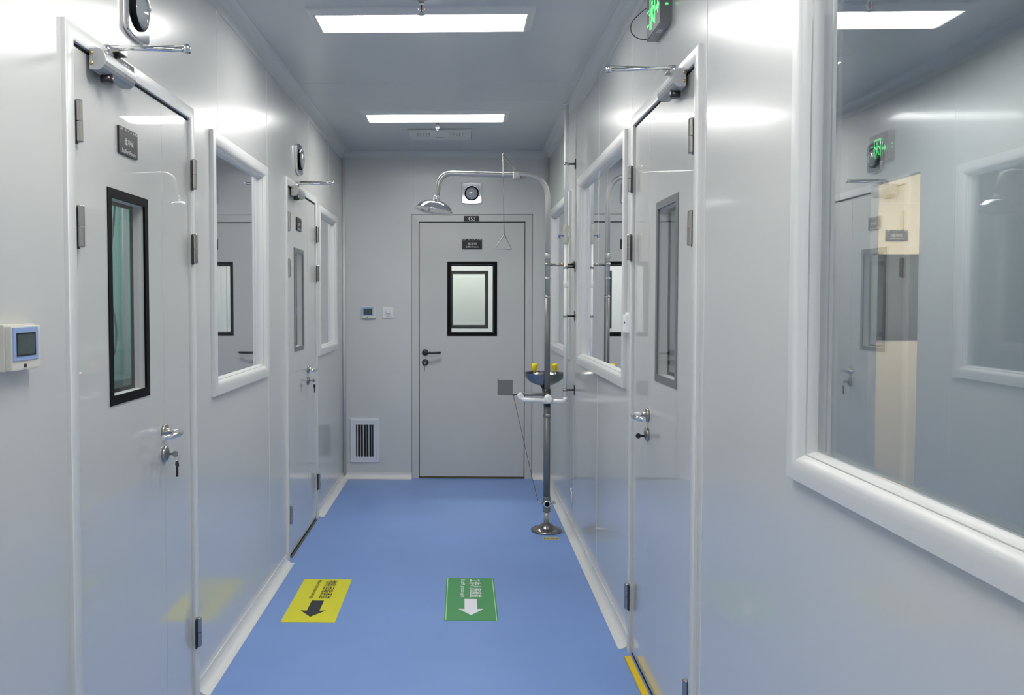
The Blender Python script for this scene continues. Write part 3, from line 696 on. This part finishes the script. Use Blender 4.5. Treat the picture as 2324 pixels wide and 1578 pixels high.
r = empty('door_key', TF3(0.110, 0.012, 0.961), 'key hanging from the lock of the far door', 'key', 'keys left in door locks')
mb = MB(TF3); mb.lathe((0.108, 0.013, 0.955), (0, -1, 0), [(0.0, 0), (0.010, 0), (0.010, 0.003), (0.0, 0.003)], 14, smooth=False); mb.build('key_bow', 'steel', r)
mb = MB(TF3); mb.box(0.105, 0.013, 0.885, 0.108, 0.016, 0.947); mb.build('key_shaft', 'dark_metal', r)

# ================================================================== EMERGENCY SHOWER
PX, PY = 0.540, 5.18
es = empty('emergency_shower', (PX, PY, 0), 'steel emergency shower with eyewash bowl standing by the right wall', 'emergency shower')
mb = MB(); mb.lathe((PX, PY, 0), (0, 0, 1), [(0.098, 0), (0.100, 0.006), (0.096, 0.012), (0.078, 0.014), (0.050, 0.030), (0.028, 0.048), (0.022, 0.05)], 40)
fl_ = mb.build('base_flange', 'bowl', es)
for k in range(4):
    t = R(45+90*k); mb = MB(); mb.lathe((PX+0.086*math.cos(t), PY+0.086*math.sin(t), 0.010), (0, 0, 1), [(0.007, 0), (0.007, 0.007), (0, 0.007)], 6, smooth=False); mb.build('bolt', 'steel', fl_)
mb = MB(); mb.tube([(PX, PY, 0.045), (PX, PY, 0.132)], 0.0175, 20); mb.build('foot_pipe', 'pole', es)
mb = MB(); mb.lathe((PX, PY, 0.125), (0, 0, 1), [(0.024, 0), (0.025, 0.004), (0.025, 0.012), (0.024, 0.015), (0.024, 0.082), (0.026, 0.086), (0.026, 0.094), (0.023, 0.097)], 24); vb = mb.build('foot_valve', 'pole_dark', es)
mb = MB(); mb.lathe((PX, PY-0.022, 0.178), (0, -1, 0), [(0.023, 0), (0.024, 0.006), (0.021, 0.012), (0.019, 0.012)], 24); mb.build('chrome_ring', 'chrome', vb)
mb = MB(); mb.sphere((PX, PY-0.028, 0.178), 0.019, (1, 0.55, 1)); mb.build('black_ball', 'black', vb)
mb = MB(); mb.tube([(PX-0.020, PY, 0.181), (PX-0.050, PY, 0.181)], 0.006, 10); mb.sphere((PX-0.048, PY, 0.188), 0.008); mb.build('valve_lug', 'chrome', vb); mb = MB(); mb.tube([(PX+0.018, PY, 0.181), (PX+0.048, PY, 0.183)], 0.0075, 10); mb.sphere((PX+0.048, PY, 0.180), 0.010); mb.build('valve_lug', 'chrome', vb)
mb = MB(); mb.tube([(PX, PY, 0.215), (PX, PY, 0.80)], 0.0215, 20); mb.build('lower_pole', 'pole_dark', es)
mb = MB(); mb.lathe((PX, PY, 0.728), (0, 0, 1), [(0.022, 0), (0.0245, 0.003), (0.0245, 0.016), (0.022, 0.02)], 24); mb.build('pole_collar', 'steel', es)
mb = MB(); mb.tube([(PX, PY, 0.79), (PX, PY, 0.905)], 0.0215, 20); mb.build('pole_tee', 'dark_metal', es)
mb = MB(); mb.tube([(PX, PY, 0.90), (PX, PY, 1.50)], 0.0180, 20); mb.build('middle_pole', 'pole_dark', es)
mb = MB(); mb.tube([(PX, PY, 1.495), (PX, PY, 2.247), (-0.136, PY-0.02, 2.262), (-0.158, PY-0.02, 2.105)], 0.0165, 20, fillet=0.15); mb.build('shower_pipe', 'pole', es)
for z in (1.485, 1.60):
    mb = MB(); mb.lathe((PX, PY, z), (0, 0, 1), [(0.0185, 0), (0.0195, 0.002), (0.0195, 0.006), (0.0185, 0.008)], 20); mb.build('pipe_joint', 'pole', es)
mb = MB(); mb.lathe((PX, PY, 1.73), (0, 0, 1), [(0.0185, 0), (0.0195, 0.002), (0.0195, 0.028), (0.0185, 0.03)], 20); mb.build('pipe_joint', 'pole', es)
# shower head (tilted bell)
ax = Vector((-0.17, -0.05, -1)).normalized()
hc = Vector((-0.158, PY-0.02, 2.118))
mb = MB(); mb.lathe(hc, ax, [(0.016, -0.004), (0.022, 0.0), (0.022, 0.014), (0.018, 0.020), (0.024, 0.026), (0.062, 0.036), (0.098, 0.058), (0.118, 0.088), (0.124, 0.096), (0.120, 0.097), (0.112, 0.090)], 44)
hd = mb.build('shower_head', 'chrome', es)
mb = MB(); mb.lathe(hc, ax, [(0.113, 0.086), (0.113, 0.088), (0.0, 0.088)], 44); mb.build('spray_plate', 'dark_metal', hd)
# pull lever, rod, triangle
mb = MB(); mb.box(0.318, PY-0.026, 2.222, 0.364, PY+0.022, 2.276, bev=0.006); mb.tube([(0.352, PY, 2.249), (0.395, PY, 2.249)], 0.0205, 18); vv = mb.build('shower_valve', 'steel', es)
mb = MB(); mb.tube([(0.333, PY-0.026, 2.272), (0.255, PY-0.03, 2.375)], 0.0035, 8); mb.tube([(0.345, PY-0.02, 2.272), (0.262, PY-0.03, 2.372)], 0.0030, 8); mb.sphere((0.256, PY-0.03, 2.374), 0.006); mb.build('valve_lever', 'steel', vv)
mb = MB(); mb.tube([(0.256, PY-0.032, 2.374), (0.264, PY-0.032, 1.878)], 0.0026, 8); mb.build('pull_rod', 'steel', es)
mb = MB(); mb.tube([(0.266, PY-0.032, 1.880), (0.208, PY-0.032, 1.789), (0.312, PY-0.032, 1.786), (0.266, PY-0.032, 1.880)], 0.0026, 8, fillet=0.008); mb.sphere((0.266, PY-0.032, 1.880), 0.005); mb.build('triangle_handle', 'steel', es)
# eyewash
BX, BY, BZ = PX, PY+0.17, 0.912
mb = MB(); mb.lathe((BX, BY, BZ), (0, 0, 1), [(0.020, 0), (0.055, 0.004), (0.095, 0.022), (0.125, 0.052), (0.134, 0.082), (0.137, 0.083), (0.130, 0.081), (0.118, 0.054), (0.090, 0.028), (0.050, 0.010), (0, 0.008)], 44)
bw = mb.build('eyewash_bowl', 'bowl', es)
mb = MB(); mb.lathe((BX, BY, BZ-0.055), (0, 0, 1), [(0.014, 0), (0.014, 0.03), (0.030, 0.056)], 20); mb.tube([(PX, PY, BZ-0.045), (BX, BY, BZ-0.045)], 0.014, 14); mb.build('bowl_support', 'dark_metal', es)
for x, tl in ((0.472, -0.010), (0.612, 0.010)):
    mb = MB(); mb.tube([(x, BY, BZ+0.02), (x, BY, BZ+0.097)], 0.0045, 10); st = mb.build('nozzle_stem', 'chrome', bw)
    a2 = Vector((-tl*14, 0, 1)).normalized() if x < PX else Vector((-tl*14, 0, 1)).normalized()
    mb = MB(); mb.lathe((x, BY, BZ+0.092), a2, [(0.010, 0), (0.014, 0.006), (0.0195, 0.030), (0.0205, 0.044), (0.016, 0.050), (0, 0.050)], 20); mb.build('nozzle_cap', 'yellow', st)
mb = MB(); mb.tube([(PX-0.01, PY-0.004, 0.872), (0.366, PY-0.004, 0.872)], 0.0100, 14); ia = mb.build('inlet_pipe', 'pole_dark', es)
# push flag
mb = MB(); mb.box(0.226, PY-0.014, 0.866, 0.322, PY-0.010, 0.964, bev=0.0015); mb.tube([(0.228, PY-0.012, 0.962), (0.228, PY-0.012, 0.97)], 0.004, 8); pf = mb.build('push_flag', 'pole_dark', es)
mb = MB(); mb.tube([(0.318, PY-0.012, 0.869), (0.372, PY-0.010, 0.872)], 0.0035, 8); mb.sphere((0.332, PY-0.012, 0.869), 0.006); mb.sphere((0.350, PY-0.012, 0.870), 0.006); mb.build('flag_rod', 'dark_metal', pf)
mb = MB(); mb.tube([(0.326, PY-0.012, 0.867), (0.415, PY-0.012, 0.48), (0.466, PY-0.010, 0.262), (PX-0.052, PY, 0.190)], 0.0014, 6, fillet=0.05); mb.build('pull_wire', 'wire', es)
# side bracket from the pole to the wall
mb = MB(); mb.tube([(PX+0.012, PY-0.010, 1.690), (XR-0.012, PY-0.010, 1.692)], 0.0075, 12); mb.sphere((PX-0.008, PY-0.02, 1.692), 0.010); mb.tube([(PX-0.01, PY-0.022, 1.692), (PX+0.026, PY-0.018, 1.694)], 0.006, 8); sb = mb.build('side_stay', 'steel', es)
mb = MB(); mb.tube([(0.622, PY-0.010, 1.691), (0.642, PY-0.010, 1.691)], 0.010, 12); mb.build('brass_nut', 'brass', sb)
mb = MB(); mb.lathe((XR, PY-0.010, 1.692), (-1, 0, 0), [(0.022, 0), (0.022, 0.004), (0.010, 0.012)], 16); mb.build('wall_flange', 'dark_metal', sb)

# white water pipe on the right wall
QX, QY = 0.648, 5.135
wp = empty('water_pipe', (QX, QY, ZC), 'white vertical water pipe on right wall feeding the emergency shower', 'pipe')
mb = MB(); mb.tube([(QX, QY, 1.93), (QX, QY, ZC)], 0.0125, 18); mb.build('upper_pipe', 'pvc', wp)
mb = MB(); mb.tube([(QX, QY, 0.845), (QX, QY, 1.83)], 0.0125, 18); mb.build('lower_pipe', 'pvc', wp)
mb = MB(); mb.lathe((QX, QY, ZC), (0, 0, -1), [(0.024, 0), (0.024, 0.003), (0.014, 0.006)], 20); mb.build('ceiling_collar', 'pvc', wp)
mb = MB(); mb.lathe((QX, QY, 1.815), (0, 0, 1), [(0.013, 0), (0.0165, 0.002), (0.0165, 0.016), (0.018, 0.02), (0.018, 0.045), (0.015, 0.05), (0.015, 0.075), (0.0175, 0.08), (0.0175, 0.105), (0.0145, 0.118), (0.013, 0.12)], 20); vl = mb.build('stop_valve', 'valve_beige', wp)
mb = MB(); mb.tube([(QX-0.01, QY-0.006, 1.868), (QX-0.034, QY-0.006, 1.868)], 0.0045, 8); mb.build('valve_stem', 'valve_blue', vl)
mb = MB(); mb.box(QX-0.046, QY-0.013, 1.853, QX-0.036, QY+0.013, 1.874, bev=0.002); mb.build('valve_handle', 'valve_blue', vl)
mb = MB(); mb.lathe((QX, QY, 1.545), (0, 0, 1), [(0.0125, 0), (0.0155, 0.001), (0.0155, 0.043), (0.0125, 0.044)], 20); mb.build('coupling', 'pvc', wp)
for z in (2.312, 1.672, 1.368, 0.905):
    mb = MB(); mb.box(XR-0.0035, QY-0.018, z-0.030, XR-0.0002, QY+0.018, z+0.030); mb.tube([(XR-0.003, QY, z), (QX+0.012, QY, z)], 0.0055, 10)
    bk = mb.build('pipe_bracket', 'dark_metal', wp)
    mb = MB(); mb.lathe((QX, QY, z-0.008), (0, 0, 1), [(0.0127, 0), (0.0152, 0), (0.0152, 0.016), (0.0127, 0.016)], 18); mb.build('clamp', 'steel', bk)
mb = MB(); mb.tube([(QX, QY, 0.86), (QX, QY, 0.838), (QX-0.02, PY-0.075, 0.836), (PX+0.02, PY-0.075, 0.838)], 0.0135, 18, fillet=0.02)
mb.tube([(PX+0.03, PY-0.075, 0.838), (0.378, PY-0.075, 0.846), (0.370, PY-0.06, 0.872), (0.372, PY-0.002, 0.872)], 0.0135, 18, fillet=0.02)
mb.build('bottom_loop', 'pvc', wp)
mb = MB(); mb.lathe((0.368, PY-0.07, 0.866), (0, 1, 0), [(0.017, -0.012), (0.019, -0.008), (0.019, 0.05), (0.016, 0.054)], 20); mb.build('elbow_fitting', 'pvc', wp)
mb = MB(); mb.lathe((PX, PY-0.105, 0.852), (0, 1, 0), [(0.018, 0), (0.0255, 0.006), (0.0255, 0.055), (0.022, 0.085)], 28); mb.tube([(PX-0.028, PY-0.075, 0.838), (PX+0.028, PY-0.075, 0.838)], 0.0175, 20); mb.build('tee_fitting', 'pvc', wp)

# ================================================================== FLOOR SIGNS
def floor_sign(name, x0, x1, y0, y1, m, ink, cjk, eng, label, edge=None):
    z = 0.0012; xc = (x0+x1)/2
    r = empty(name, (xc, (y0+y1)/2, 0), label, 'floor sign')
    mb = MB(); mb.box(x0, y0, 0.0002, x1, y1, z); s = mb.build('sign_film', m, r)
    TA = lambda a, b, c: (xc+a, c, z+b)
    mb = MB(TA); mb.prism([(0, y0+0.062), (0.060, y0+0.140), (0.030, y0+0.137), (0.030, y0+0.268), (-0.030, y0+0.268), (-0.030, y0+0.137), (-0.060, y0+0.140)], 0.0002, 0.0006)
    mb.build('arrow', ink, s)
    mb = MB(); mb.text(cjk, (xc+0.026, y0+0.425, z+0.0002), (0, -1, 0), (1, 0, 0), 0.062, 0.262, 0.0003, bold=0.010)
    mb.build('chinese_lettering', ink, s, recalc=False)
    mb = MB(); mb.text(eng, (xc-0.040, y0+0.425, z+0.0002), (0, -1, 0), (1, 0, 0), 0.026, 0.262, 0.0003, bold=0.006)
    mb.build('english_lettering', ink, s, recalc=False)
    if edge:
        for x in (x0+0.006, x1-0.010):
            mb = MB(); mb.box(x, y0+0.001, z, x+0.004, y1-0.001, z+0.0004); mb.build('edge_line', edge, s)
    return r
floor_sign('floor_sign', -0.080, 0.169, 3.698, 4.272, 'sign_green', 'sign_white', '工作人员通道', 'Staff passage', 'green floor sign with white arrow pointing to the viewer', 'green_line')
floor_sign('floor_sign', -0.824, -0.575, 3.662, 4.236, 'sign_yellow', 'sign_black', '物料运输通道', 'Material transport passage', 'yellow floor sign with black arrow beside the left wall')
st = empty('floor_sticker', (0.548, 5.005, 0), 'small beige lettered sticker on floor before the shower base', 'sticker')
mb = MB(); mb.box(0.500, 4.975, 0.0002, 0.597, 5.040, 0.001); sf = mb.build('sticker_film', 'sticker', st)
mb = MB(); mb.text('紧急洗眼器', (0.5485, 5.0075, 0.001), (1, 0, 0), (0, 1, 0), 0.045, 0.088, 0.0003); mb.build('sticker_lettering', 'sign_black', sf, recalc=False)
# yellow strip at the right door
mb = MB(); mb.box(XR-0.040, D4-0.05, 0.0003, XR-0.014, D4+DL-0.085, 0.010, bev=0.002)
tag(mb.build('threshold_strip', 'threshold', None, origin=(XR-0.035, D4+0.5, 0)), 'yellow strip along the floor at foot of the right door', 'threshold strip')
mb = MB(); 
mb.box(XL+0.004, D2+0.09, 0.0003, XL+0.014, D2+DL-0.05, 0.006)
tag(mb.build('threshold_strip', 'threshold_dark', None, origin=(XL+0.01, D2+0.5, 0)), 'thin yellow and dark strip at foot of the second left door', 'threshold strip')
